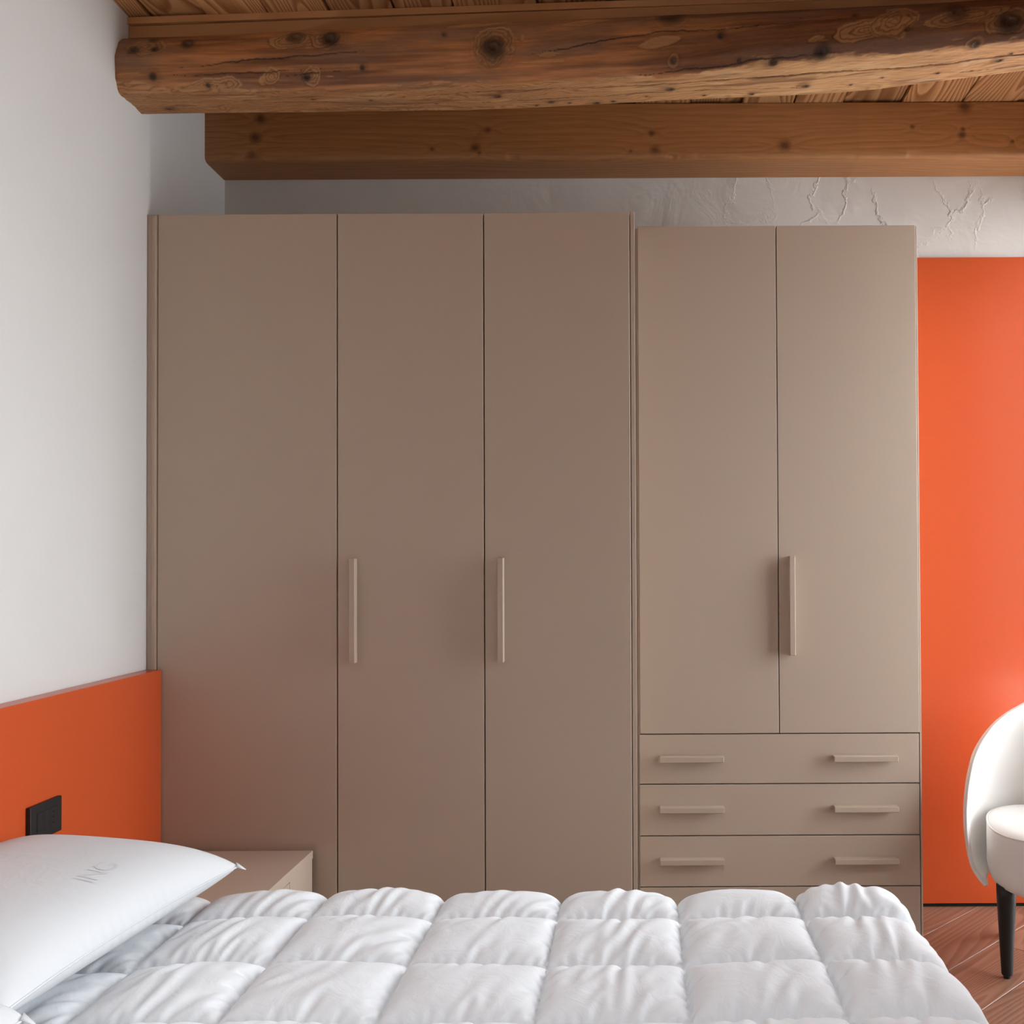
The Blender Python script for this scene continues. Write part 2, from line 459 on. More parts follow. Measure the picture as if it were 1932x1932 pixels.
# ------------------------------------------------------------------ roof timbers
def log_beam():
    XS = [-1.56, -1.51, -0.9, -0.45, 0.06, 0.6, 1.06, 2.34]
    YF = [2.698, 2.696, 2.69, 2.664, 2.622, 2.522, 2.438, 2.20]
    XB = [-1.56, -1.51, -0.97, -0.42, 0.06, 0.62, 1.088, 2.34]
    YK = [2.822, 2.82, 2.813, 2.803, 2.755, 2.715, 2.588, 2.33]
    XT = [-1.56, -1.51, -0.766, -0.30, 0.4465, 0.88, 2.34]
    YT = [2.717, 2.715, 2.661, 2.633, 2.586, 2.552, 2.44]
    x = np.arange(-1.535, 1.8401, 0.0024)
    sm = lambda q: np.convolve(np.pad(q, 60, 'edge'), np.ones(121) / 121, 'valid')
    yf, yb, yt = sm(np.interp(x, XS, YF)), sm(np.interp(x, XB, YK)), sm(np.interp(x, XT, YT))
    Z0 = 2.656
    v = np.concatenate([np.linspace(0, 1, 62, endpoint=False), np.linspace(1, 2.12, 92, endpoint=False), np.linspace(2.12, 4, 22, endpoint=False)])
    kv = np.array([0, 0.5, 0.93, 1.0, 1.07, 1.2, 1.5, 1.8, 2.0, 2.3, 3.0, 3.6, 3.85, 4.0])
    X, Vv = np.meshgrid(x, v)
    P = np.zeros(X.shape + (3,))
    P[..., 0] = X
    zz = np.zeros(14)
    zk = np.array([Z0, Z0, Z0, Z0 + 0.003, Z0 + 0.013, Z0 + 0.036, Z0 + 0.097, Z0 + 0.150, Z0 + 0.172, 2.842, 2.842, 2.78, 2.70, Z0])
    P[..., 2] = np.interp(v, kv, zk)[:, None]
    for i in range(len(x)):
        f, k, t = yf[i], yb[i], yt[i]
        yk = np.array([k, (k + f) / 2, f + 0.07 * (k - f), f - 0.003, f - 0.010, f - 0.021, f * 0.75 + t * 0.25 - 0.026, f * 0.3 + t * 0.7 - 0.014, t, t + 0.06, t + 0.13, k + 0.07, k + 0.035, k])
        P[:, i, 1] = np.interp(v, kv, yk)
    # soften the section
    for _ in range(3):
        P[1:-1] = P[1:-1] * 0.5 + (P[:-2] + P[2:]) * 0.25
    s = np.cumsum(np.concatenate([[0], np.sqrt(((P[1:, 700] - P[:-1, 700]) ** 2).sum(-1))]))
    S = np.broadcast_to(s[:, None], X.shape)
    # --- colour
    edge = Vv - 1.0 + (fbm(X * 7, S * 25, 3) - 0.5) * 0.26 + (fbm(X * 30, S * 60, 5) - 0.5) * 0.12 - 0.10 * sstep(-0.95, -1.3, X) 
    face = sstep(-0.02, 0.03, edge)
    fib = fbm(X * 2.2, S * 55, 7)
    fine = fbm(X * 11, S * 190, 8)
    tone = fbm(X * 1.6, S * 9, 9)
    right = sstep(-0.6, 0.7, X)
    warm = np.array([0.46, 0.195, 0.068]); deep = np.array([0.20, 0.075, 0.026])
    Cf = mixc(np.broadcast_to(warm, X.shape + (3,)), deep, sstep(0.34, 0.60, tone * 0.5 + fib * 0.5 + 0.10 * sstep(-0.2, 0.9, X) - 0.04))
    Cf = Cf * (0.55 + 0.85 * fine)[..., None]
    grey = fbm(X * 3.1, S * 14, 21)
    Cf = mixc(Cf, (0.20, 0.108, 0.066), 0.65 * sstep(0.47, 0.66, grey))
    lightA, lightB = np.array([0.45, 0.215, 0.085]), np.array([0.62, 0.355, 0.16])
    Cb = lightA + (lightB - lightA) * right[..., None]
    grain = np.abs(((S * 95 + 5.2 * fbm(X * 2.6, S * 9, 31) * 3 + (1 - right) * fbm(X * 16, S * 40, 33) * 3) % 1.0) - 0.5) * 2
    Cb = mixc(Cb, (0.22, 0.088, 0.030), (0.75 - 0.45 * right) * sstep(0.40, 0.95, grain))
    Cb = Cb * (0.80 + 0.36 * fine)[..., None]
    Cb = mixc(Cb, (0.20, 0.085, 0.035), 0.75 * sstep(0.57, 0.72, fbm(X * 5, S * 60, 41)))
    Cb = mixc(Cb, (0.66, 0.44, 0.24), 0.6 * sstep(0.58, 0.72, fbm(X * 7, S * 75, 43)) * (0.4 + 0.6 * right))
    C = Cb + (Cf - Cb) * face[..., None]
    H = (fbm(X * 3.5, S * 7, 13) - 0.5) * 0.012 + (fbm(X * 14, S * 30, 17) - 0.5) * 0.003 + (1 - face) * (fbm(X * 20, S * 70, 19) - 0.5) * 0.005
    H += -(1 - face) * 0.002
    # pale chips where the dark skin has come off
    chip = np.array([0.46, 0.235, 0.095])
    fl = fbm(X * 6.5, S * 62, 51) * 0.75 + fbm(X * 20, S * 90, 52) * 0.25
    zone = 0.5 + 0.5 * np.exp(-((X - 0.0) / 0.35) ** 2 - ((Vv - 1.22) / 0.12) ** 2)
    m = face * sstep(0.71, 0.74, fl * (0.86 + 0.22 * zone))
    C = mixc(C, chip, m * 0.75); H -= m * 0.0016
    V2S = 0.165
    def ell(x0, v0, rx, rv, ws=0.5, seed=0, tilt=0.0):
        dx = X - x0; dv = (Vv - v0) * V2S - tilt * dx
        a = np.sqrt((dx / rx) ** 2 + (dv / rv) ** 2)
        return a + (fbm(X * 26, S * 34, 60 + seed) - 0.5) * ws * 2
    patches = [(-1.431, 1.70, .062, .032, 0), (-0.985, 1.77, .085, .030, 1), (-0.90, 1.74, .05, .028, 2), (-0.408, 1.53, .060, .050, 3), (-0.15, 1.86, .07, .014, 4),
               (0.07, 1.90, .055, .014, 5), (0.62, 1.36, .085, .026, 6), (0.70, 1.45, .06, .045, 7), (0.88, 1.42, .11, .022, 8), (0.986, 1.27, .06, .028, 9), (0.243, 1.548, .018, .006, 10),
               (0.337, 1.556, .008, .006, 11), (0.493, 1.285, .022, .008, 12), (-0.326, 1.625, .008, .008, 13), (-1.085, 1.15, .013, .012, 14), (-1.06, 1.20, .03, .022, 15), (-0.945, 1.19, .028, .025, 16),
               (0.907, 1.02, .022, .016, 17), (0.104, 1.184, .016, .016, 18), (-0.45, 1.95, .10, .012, 19), (0.06, 1.43, .06, .012, 20), (-1.25, 1.05, .12, .022, 21)]
    for (px, pv, rx, rv, sd) in patches:
        a = ell(px, pv, rx, rv, 0.34, sd, 0.12)
        m = sstep(1.0, 0.90, a) * face
        rg = np.abs((a * (3.2 + 30 * min(rx, rv)) + 0.4 * fbm(X * 40, S * 50, sd)) % 1.0 - 0.5) * 2
        col = mixc(np.broadcast_to(chip, X.shape + (3,)), (0.17, 0.07, 0.028), 0.8 * sstep(0.45, 0.8, rg) * (1 if rv > 0.02 else 0.2))
        C = C + (col - C) * (m * 0.8)[..., None]
        H -= m * 0.0025
    knots = [(-1.46, 1.62, .015, 1), (-1.40, 1.64, .011, 1), (-1.41, 1.84, .014, .8), (-1.305, 1.731, .017, .9), (-1.40, 1.208, .0105, 1), (-0.985, 1.80, .024, .8), (-0.883, 1.735, .026, 1), (-0.956, 1.184, .011, 1), (-0.79, 1.285, .008, 1),
             (-0.408, 1.498, .032, 1), (0.097, 1.90, .035, .9), (0.104, 1.184, .010, .9), (0.509, 1.114, .020, 1), (0.986, 1.262, .030, 1), (0.907, 1.003, .012, .9), (0.86, 1.50, .028, .7), (-1.246, 1.09, .007, 1),
             (0.286, 1.11, .006, 1), (0.379, 1.04, .012, 1), (0.235, 1.45, .008, 1), (0.60, 1.62, .006, .8), (-0.55, 1.72, .006, .8), (0.73, 1.30, .007, .8),
             (-1.411, .254, .012, .8), (-0.96, .626, .006, .8), (-0.79, .517, .006, .8), (-0.409, .538, .012, .9), (-0.255, .216, .010, .9), (0.099, .496, .014, .9), (0.49, .301, .011, .9), (-0.12, .06, .012, .9), (1.0, .45, .010, .8),
             (-0.30, .10, .005, 1), (-0.2, .14, .005, 1), (-0.07, .1, .005, 1), (0.03, .2, .005, 1), (0.2, .12, .005, 1), (0.34, .1, .006, 1), (0.62, .2, .005, 1), (0.7, .35, .004, 1), (1.02, .62, .004, 1), (0.85, .3, .005, 1), (-0.6, .3, .004, 1)]
    for k, (kx, kv_, r, dk) in enumerate(knots):
        a = ell(kx, kv_, r * 1.25, r, 0.16, k)
        m = sstep(1.25, 0.55, a)
        rg = np.abs((a * 3.0) % 1.0 - 0.5) * 2
        halo = sstep(2.5, 1.1, a) * (1 - m)
        C = mixc(C, (0.13, 0.05, 0.019), halo * 0.45 * (0.4 + 0.6 * rg))
        C = mixc(C, (0.030, 0.014, 0.008), m * dk * 0.92)
        C = mixc(C, (0.11, 0.05, 0.022), m * 0.4 * sstep(0.3, 0.9, rg) * (a > 0.3))
        H += sstep(2.2, 0.8, a) * min(r * 0.16, 0.004) - sstep(0.5, 0.1, a) * min(r * 0.3, 0.006)
    # drying cracks
    def crack(pts, wd, depth, seed):
        nonlocal C, H
        cx, cv = zip(*pts)
        vv = np.interp(x, cx, cv, left=-9, right=-9)[None, :]
        jit = (fbm(X * 9, X * 0 + 0.3, seed) - 0.5) * 0.09 + (fbm(X * 60, X * 0 + 1.3, seed) - 0.5) * 0.03
        taper = np.clip(np.minimum(x - cx[0], cx[-1] - x) / 0.18, 0.15, 1)[None, :]
        d = np.abs(Vv - vv - jit) * V2S / (wd * taper)
        m = sstep(1.0, 0.35, d) * (vv > -5)
        C = mixc(C, (0.022, 0.010, 0.006), m * 0.93)
        H = H - m * depth
    crack([(-0.70, .655), (-0.31, .715), (0.06, .72), (0.376, .64), (0.739, .60), (1.057, .536), (2.3, .5)], 0.0036, 0.010, 71)
    crack([(-0.31, 1.37), (-0.136, 1.466), (0.06, 1.60), (0.352, 1.579), (0.6, 1.6)], 0.0022, 0.004, 72)
    crack([(-1.33, 1.34), (-1.0, 1.46), (-0.75, 1.50)], 0.0022, 0.0014, 73)
    crack([(-1.05, 1.17), (-0.93, 1.24), (-0.85, 1.27)], 0.0024, 0.002, 74)
    crack([(0.0, 1.05), (0.3, 1.08), (0.55, 1.10)], 0.0024, 0.002, 75)
    crack([(-1.35, 1.22), (-1.15, 1.25), (-0.9, 1.28)], 0.0020, 0.001, 76)
    crack([(-0.5, .30), (0.0, .36), (0.5, .22)], 0.0022, 0.0012, 77)
    crack([(0.9, .22), (1.1, .2), (1.6, .2)], 0.0024, 0.002, 78)
    # push along the section normal
    T = np.roll(P, -1, 0) - np.roll(P, 1, 0)
    N = np.stack([np.zeros_like(X), T[..., 2], -T[..., 1]], -1)
    N /= np.maximum(np.linalg.norm(N, axis=-1, keepdims=True), 1e-9)
    ctr = P[:150].mean(0, keepdims=True) + np.array([0, 0.05, 0])
    sgn = np.sign((N * (P - ctr)).sum(-1).mean())
    fade = np.clip((2.05 - v) / 0.25, 0.0, 1.0)[:, None] * np.clip(v / 0.06 + 0.3, 0, 1)[:, None]
    P = P + N * (sgn * H * fade)[..., None]
    me = grid_mesh('ceiling_log', P, close_v=True)
    set_colour(me, np.clip(C, 0.004, 0.9))
    # end caps
    o = link('ceiling_log', me, M_LOG)
    return tag(o, 'weathered round log beam with dark knots and a hewn pale underside crossing the ceiling', 'beam')
log_beam()

def squared_beam():
    x = np.arange(-1.548, 1.8401, 0.0026)
    y0, z0, z1 = 3.28, 2.702, ZC
    sec = [(YB, z0 + 0.006)] + [(yy, z0 + 0.004) for yy in np.linspace(YB - 0.004, y0 + 0.024, 56)]
    sec += [(y0 + 0.017, z0 + 0.0045), (y0 + 0.010, z0 + 0.0065), (y0 + 0.004, z0 + 0.010), (y0 + 0.001, z0 + 0.015)]
    sec += [(y0, zz) for zz in np.linspace(z0 + 0.02, z1 - 0.001, 76)] + [(YB - 0.002, z1 - 0.0005)]
    sec = np.array(sec)
    s = np.concatenate([[0], np.cumsum(np.sqrt((np.diff(sec, axis=0) ** 2).sum(-1)))])
    sf = s[60]                                    # arc length at the front edge
    X, S = np.meshgrid(x, s)
    P = np.zeros(X.shape + (3,)); P[..., 0] = X; P[..., 1] = sec[:, 0][:, None]; P[..., 2] = sec[:, 1][:, None]
    Zc = P[..., 2]
    under = (S < sf).astype(float)
    knots = [(-1.336, 2.861, .013), (-1.355, 2.793, .014), (-1.368, 2.729, .012), (-0.573, 2.753, .012), (-0.530, 2.817, .009), (-0.56, 2.735, .006), (0.054, 2.801, .008), (0.065, 2.739, .013), (0.525, 2.755, .015), (1.167, 2.892, .016), (1.156, 2.79, .010), (1.16, 2.81, .006), (1.335, 2.766, .005), (-0.728, 2.748, .005), (-0.021, 2.737, .005), (0.98, 2.82, .006)]
    Lq = S * 46 + 3.4 * fbm(X * 0.9, S * 5, 81, 3) * 2.2 + 0.35 * fbm(X * 5, S * 30, 82)
    halo = np.zeros_like(X); core = np.zeros_like(X)
    for k, (kx, kz, r) in enumerate(knots):
        sk = sf + (kz - z0 - 0.018)
        dx, ds = X - kx, S - sk
        Lq = Lq + np.sign(ds) * np.exp(-(dx / (r * 5)) ** 2) * np.exp(-np.abs(ds) / (r * 3.2)) * 1.25
        a = np.sqrt((dx / (r * 1.1)) ** 2 + (ds / r) ** 2) + (fbm(X * 60, S * 60, 90 + k) - 0.5) * 0.5
        halo = np.maximum(halo, sstep(2.1, 0.9, a)); core = np.maximum(core, sstep(1.0, 0.5, a))
    fr = Lq % 1.0
    ring = fr ** 2.2 * (1 - fr ** 12)
    # ring strength varies from sharp lines to calm wood
    amp = 0.35 + 0.65 * fbm(X * 0.8, S * 14, 84)
    fine = fbm(X * 9, S * 260, 85)
    C = np.broadcast_to(np.array([0.41, 0.178, 0.060]), X.shape + (3,))
    C = mixc(C, (0.225, 0.075, 0.020), ring * amp * 0.95)
    C = C * (0.86 + 0.28 * fine)[..., None] * (0.9 + 0.2 * fbm(X * 1.1, S * 6, 86))[..., None]
    C = mixc(C, (0.17, 0.058, 0.018), halo * 0.7)
    C = mixc(C, (0.085, 0.028, 0.010), core * 0.75)
    # glued joint: right-hand lamella is a little lighter
    C = C * (1 + 0.06 * (X > 0.79))[..., None]
    low = sstep(0.03, 0.0, np.abs(S - sf - 0.004)) * 0.5 * fbm(X * 8, S * 40, 87)
    C = mixc(C, (0.45, 0.24, 0.11), low + under * 0.12 * sstep(0.4, 0.7, fbm(X * 6, S * 60, 88)))
    chip = np.zeros_like(X)
    jag = sstep(0.55, 0.75, fbm(X * 14, X * 0 + 2.2, 89)) * sstep(0.022, 0.0, np.abs(S - sf))
    P[..., 1] += jag * 0.0025; P[..., 2] += jag * 0.0018
    P[..., 1] += np.where(S > sf, -1, 0) * (fine - 0.5) * 0.0006
    me = grid_mesh('ceiling_beam', P, close_v=True, flip=True)
    set_colour(me, np.clip(C, 0.004, 0.9))
    o = link('ceiling_beam', me, M_BEAM)
    return tag(o, 'squared brown timber beam with fine grain running along the top of the back wall', 'beam')
squared_beam()

def batten(name, x0, x1, f0, f1, dep, z0, z1, wob=0.0):
    """a thin strip along the log; its front runs from f0 (left) to f1 (right)"""
    n = 90
    P = np.zeros((4, n, 3))
    xx = np.linspace(x0, x1, n)
    yy = f0 + (f1 - f0) * (xx - x0) / (x1 - x0)
    w = (fbm(xx * 5, xx * 0, 97) - 0.5) * wob
    for k, (dy, z) in enumerate(((0, z0), (0, z1), (dep, z1), (dep, z0))):
        P[k, :, 0] = xx; P[k, :, 1] = yy + dy; P[k, :, 2] = z + (w if z == z0 else 0)
    me = grid_mesh(name, P, close_v=True)
    me.polygons.foreach_set('use_smooth', [False] * len(me.polygons))
    return structure(link(name, me, M_TRIM))
batten('trim_1', -1.535, XR, 2.738, 2.575, 0.12, 2.886, 2.9055)
batten('trim_2', -1.535, XR, 2.745, 2.560, 0.12, 2.846, 2.8815, 0.004)

# ------------------------------------------------------------------ panels
o = box('wall_panel', 0.93, XR - 0.01, YB - 0.02, YB - 0.001, 0.014, 2.398, M_ORANGE, bev=0.001)
box('shadow_strip', 0.95, XR - 0.02, YB - 0.012, YB - 0.002, 0.0, 0.0145, M_DARK, o)  # near-black strip stands in for the shade in the gap below the panel
tag(o, 'tall bright orange panel on the back wall right of the wardrobes behind the chair', 'panel')
o = box('headboard', XL + 0.001, -1.462, 0.25, 2.8465, 0.02, 0.957, M_ORANGE, bev=0.0012)
tag(o, 'low flat orange headboard on the white left wall behind the pillows', 'headboard')

sp = thing('socket_plate', 'black socket plate mounted on the orange headboard above the pillow', 'socket', (-1.4615, 2.279, 0.662))
bm = bmesh.new(); add_box(bm, 0, 0.011, -0.0605, 0.0605, -0.0435, 0.0435, 0.002, 2); bm_obj('cover_frame', bm, M_BLACK, sp)
for k in range(3):
    a = -0.036 + k * 0.0242
    md = box('module', 0.0105, 0.0125, a, a + 0.0234, -0.0235, 0.0235, M_BLACK, sp, 0.0006)
    if k == 2:
        md.name = 'socket_module'
        for dz in (0.013, 0.0, -0.013):
            bm = bmesh.new()
            bmesh.ops.create_cone(bm, cap_ends=True, segments=12, radius1=0.0026, radius2=0.0026, depth=0.001)
            h = bm_obj('hole', bm, M_DARK, md)
            h.rotation_euler = (0, math.pi / 2, 0); h.location = (0.0128, a + 0.0117, dz)

# ------------------------------------------------------------------ wardrobes
def bar_handle(parent, x, z, y, length, vertical):
    """plain square bar standing on the door face y"""
    bm = bmesh.new()
    w = 0.0088; d1 = 0.028
    h = length / 2
    if vertical: add_box(bm, -w, w, -d1, 0, -h, h, 0.0012)
    else: add_box(bm, -h, h, -d1, 0, -w, w, 0.0012)
    return bm_obj('handle', bm, M_TAUPE, parent, loc=(x, y, z))

def front(name, parent, x0, x1, y, z0, z1):
    return box(name, x0, x1, y, y + 0.020, z0, z1, M_TAUPE, parent, 0.0010)

def carcass(parent, x0, x1, y0, y1, z1):
    bm = bmesh.new(); t = 0.019
    add_box(bm, x0, x0 + t, y0, y1, 0.0, z1, 0.0006); add_box(bm, x1 - t, x1, y0, y1, 0.0, z1, 0.0006)
    add_box(bm, x0 + t, x1 - t, y0, y1, z1 - t, z1); add_box(bm, x0 + t, x1 - t, y0, y1, 0.062, 0.062 + t)
    add_box(bm, x0 + t, x1 - t, y1 - 0.01, y1, 0.08, z1 - t)
    bm_obj('carcass', bm, M_TAUPE_IN, parent)
    box('plinth', x0 + t, x1 - t, y0 + 0.04, y0 + 0.055, 0.0, 0.061, M_TAUPE, parent)

YA = 2.85
w1 = thing('wardrobe', 'tall taupe three-door wardrobe beside the white left wall with two vertical bar handles', 'wardrobe')
carcass(w1, -1.4785, -0.0085, YA + 0.022, YB - 0.002, 2.358)
box('end_panel', -0.0212, -0.0082, YA + 0.003, YA + 0.0215, 0.0, 2.3605, M_TAUPE, w1, 0.0008)
for k, (a, b) in enumerate(((-1.4765, -0.9270), (-0.9232, -0.4755), (-0.4718, -0.0245))):
    d = front('door', w1, a, b, YA, 0.066, 2.3575)
    if k: bar_handle(d, a + 0.0505, 1.1345, YA, 0.318, True)
# rounded filler between the door and the wall
bm = bmesh.new(); add_box(bm, -1.4995, -1.4790, YA - 0.001, YA + 0.020, 0.0, 2.3585, 0.007, 3); bm_obj('filler_strip', bm, M_TAUPE, w1)
box('filler_back', -1.5115, -1.4800, YA + 0.004, YA + 0.020, 0.0, 2.3585, M_TAUPE, w1)

YD = 3.0
w2 = thing('wardrobe', 'shallower taupe wardrobe with two doors above wide drawers, beside the orange panel', 'wardrobe')
carcass(w2, 0.0020, 0.9075, YD + 0.022, YB - 0.002, 2.364)
for k, (a, b) in enumerate(((0.0020, 0.4490), (0.4520, 0.9020))):
    d = front('door', w2, a, b, YD, 0.7240, 2.3665)
    if k: bar_handle(d, 0.4915, 1.1350, YD, 0.318, True)
zs = [0.7205, 0.5597, 0.3940, 0.2305, 0.0660]
for z1, z0 in zip(zs[:-1], zs[1:]):
    d = front('drawer', w2, -0.0005, 0.8995, YD, z0 + 0.0036, z1)
    for hx in (0.1660, 0.7235): bar_handle(d, hx, z1 - 0.0755, YD, 0.2045, False)
box('filler_strip', -0.0075, 0.0018, YD + 0.008, YD + 0.021, 0.0, 2.362, M_TAUPE, w2)
box('end_strip', 0.9030, 0.9085, YD + 0.002, YD + 0.0215, 0.0, 2.3645, M_TAUPE, w2, 0.0006)

# ------------------------------------------------------------------ nightstand
NX = -0.9936
ns = thing('nightstand', 'low taupe bedside cabinet between the bed and the wardrobe, beside the headboard', 'nightstand')
box('top', -1.461, NX, 2.275, 2.832, 0.3835, 0.4083, M_TAUPE, ns, 0.0012)
bm = bmesh.new()
bx1 = NX - 0.002
add_box(bm, -1.459, bx1, 2.2765, 2.295, 0.03, 0.383); add_box(bm, -1.459, bx1, 2.6515, 2.8305, 0.03, 0.383)
add_box(bm, -1.459, -1.44, 2.295, 2.6515, 0.03, 0.383); add_box(bm, -1.44, bx1, 2.295, 2.6515, 0.03, 0.055); add_box(bm, -1.44, bx1, 2.295, 2.6515, 0.3765, 0.383)
bm_obj('body', bm, M_TAUPE, ns)
for z0, z1 in ((0.219, 0.3745), (0.058, 0.216)):
    box('drawer', -1.42, bx1 + 0.0005, 2.297, 2.6485, z0, z1, M_TAUPE, ns, 0.0008)
for yy in (2.31, 2.80):
    for xx in (-1.43, -1.02):
        box('foot', xx - 0.015, xx + 0.015, yy - 0.015, yy + 0.015, 0.0, 0.03, M_BLACK, ns)

# ------------------------------------------------------------------ bed
bed = thing('bed', 'double bed with white bedding in front of the orange headboard', 'bed')
box('mattress', -1.458, 0.52, 0.62, 2.14, 0.24, 0.455, M_SHEET, bed, 0.035, 4)
box('bed_base', -1.455, 0.53, 0.60, 2.16, 0.12, 0.238, M_TAUPE, bed, 0.006)
for xx in (-1.38, 0.38):
    for yy in (0.68, 2.04):
        box('leg', xx - 0.03, xx + 0.03, yy - 0.03, yy + 0.03, 0.0, 0.119, M_BLACKWOOD, bed, 0.003)

# cloth: a sheet of points that is blown up between its seams
def grid_normals(P):
    a = np.empty_like(P); b = np.empty_like(P)
    a[:, 1:-1] = P[:, 2:] - P[:, :-2]; a[:, 0] = P[:, 1] - P[:, 0]; a[:, -1] = P[:, -1] - P[:, -2]
    b[1:-1] = P[2:] - P[:-2]; b[0] = P[1] - P[0]; b[-1] = P[-1] - P[-2]
    n = np.cross(a, b); n /= np.maximum(np.sqrt((n * n).sum(-1, keepdims=True)), 1e-9)
    return n
def inflate(P, rx, ry, w, wz, iters, press, zmax, damp=.9, bend=.15, shear=.25, passes=2):
    W = np.dstack([w, w, wz]).astype(np.float32); P = P.astype(np.float32); V = np.zeros_like(P)
    rd = math.hypot(rx, ry)
    def pull(A, B, wa, wb, r):
        d = B - A; l = np.sqrt((d * d).sum(-1, keepdims=True)) + 1e-9
        c = d * (.5 * (1 - r / l)); A += c * wa; B -= c * wb
    for it in range(iters):
        V = V * damp + grid_normals(P) * (press * np.clip(1 - P[..., 2:] / zmax, -.5, 1))
        Q = P; P = P + V * W
        for _ in range(passes):
            for s in (0, 1):
                m = (P.shape[1] - s) // 2 * 2
                pull(P[:, s:s + m:2], P[:, s + 1:s + m:2], W[:, s:s + m:2], W[:, s + 1:s + m:2], rx)
                m = (P.shape[0] - s) // 2 * 2
                pull(P[s:s + m:2], P[s + 1:s + m:2], W[s:s + m:2], W[s + 1:s + m:2], ry)
            D = np.zeros_like(P)
            for A, B in (((slice(None, -1), slice(None, -1)), (slice(1, None), slice(1, None))), ((slice(None, -1), slice(1, None)), (slice(1, None), slice(None, -1)))):
                d = P[B] - P[A]; l = np.sqrt((d * d).sum(-1, keepdims=True)) + 1e-9
                c = d * (shear * .5 * (1 - rd / l)); D[A] += c; D[B] -= c
            P = P + D * .5 * W
        L = np.zeros_like(P)
        L[:, 1:-1] += P[:, 2:] + P[:, :-2] - 2 * P[:, 1:-1]; L[1:-1] += P[2:] + P[:-2] - 2 * P[1:-1]
        B = np.zeros_like(P); B[:, 1:-1] += L[:, 2:] + L[:, :-2] - 2 * L[:, 1:-1]; B[1:-1] += L[2:] + L[:-2] - 2 * L[1:-1]
        P = P - B * (bend / 16) * W
        P[..., 2] = np.maximum(P[..., 2], 0)
        V = P - Q
    return P
def lowpass(N, k):
    for _ in range(k): N = (N + np.roll(N, 1, 0) + np.roll(N, -1, 0) + np.roll(N, 1, 1) + np.roll(N, -1, 1)) / 5
    return N / N.std()

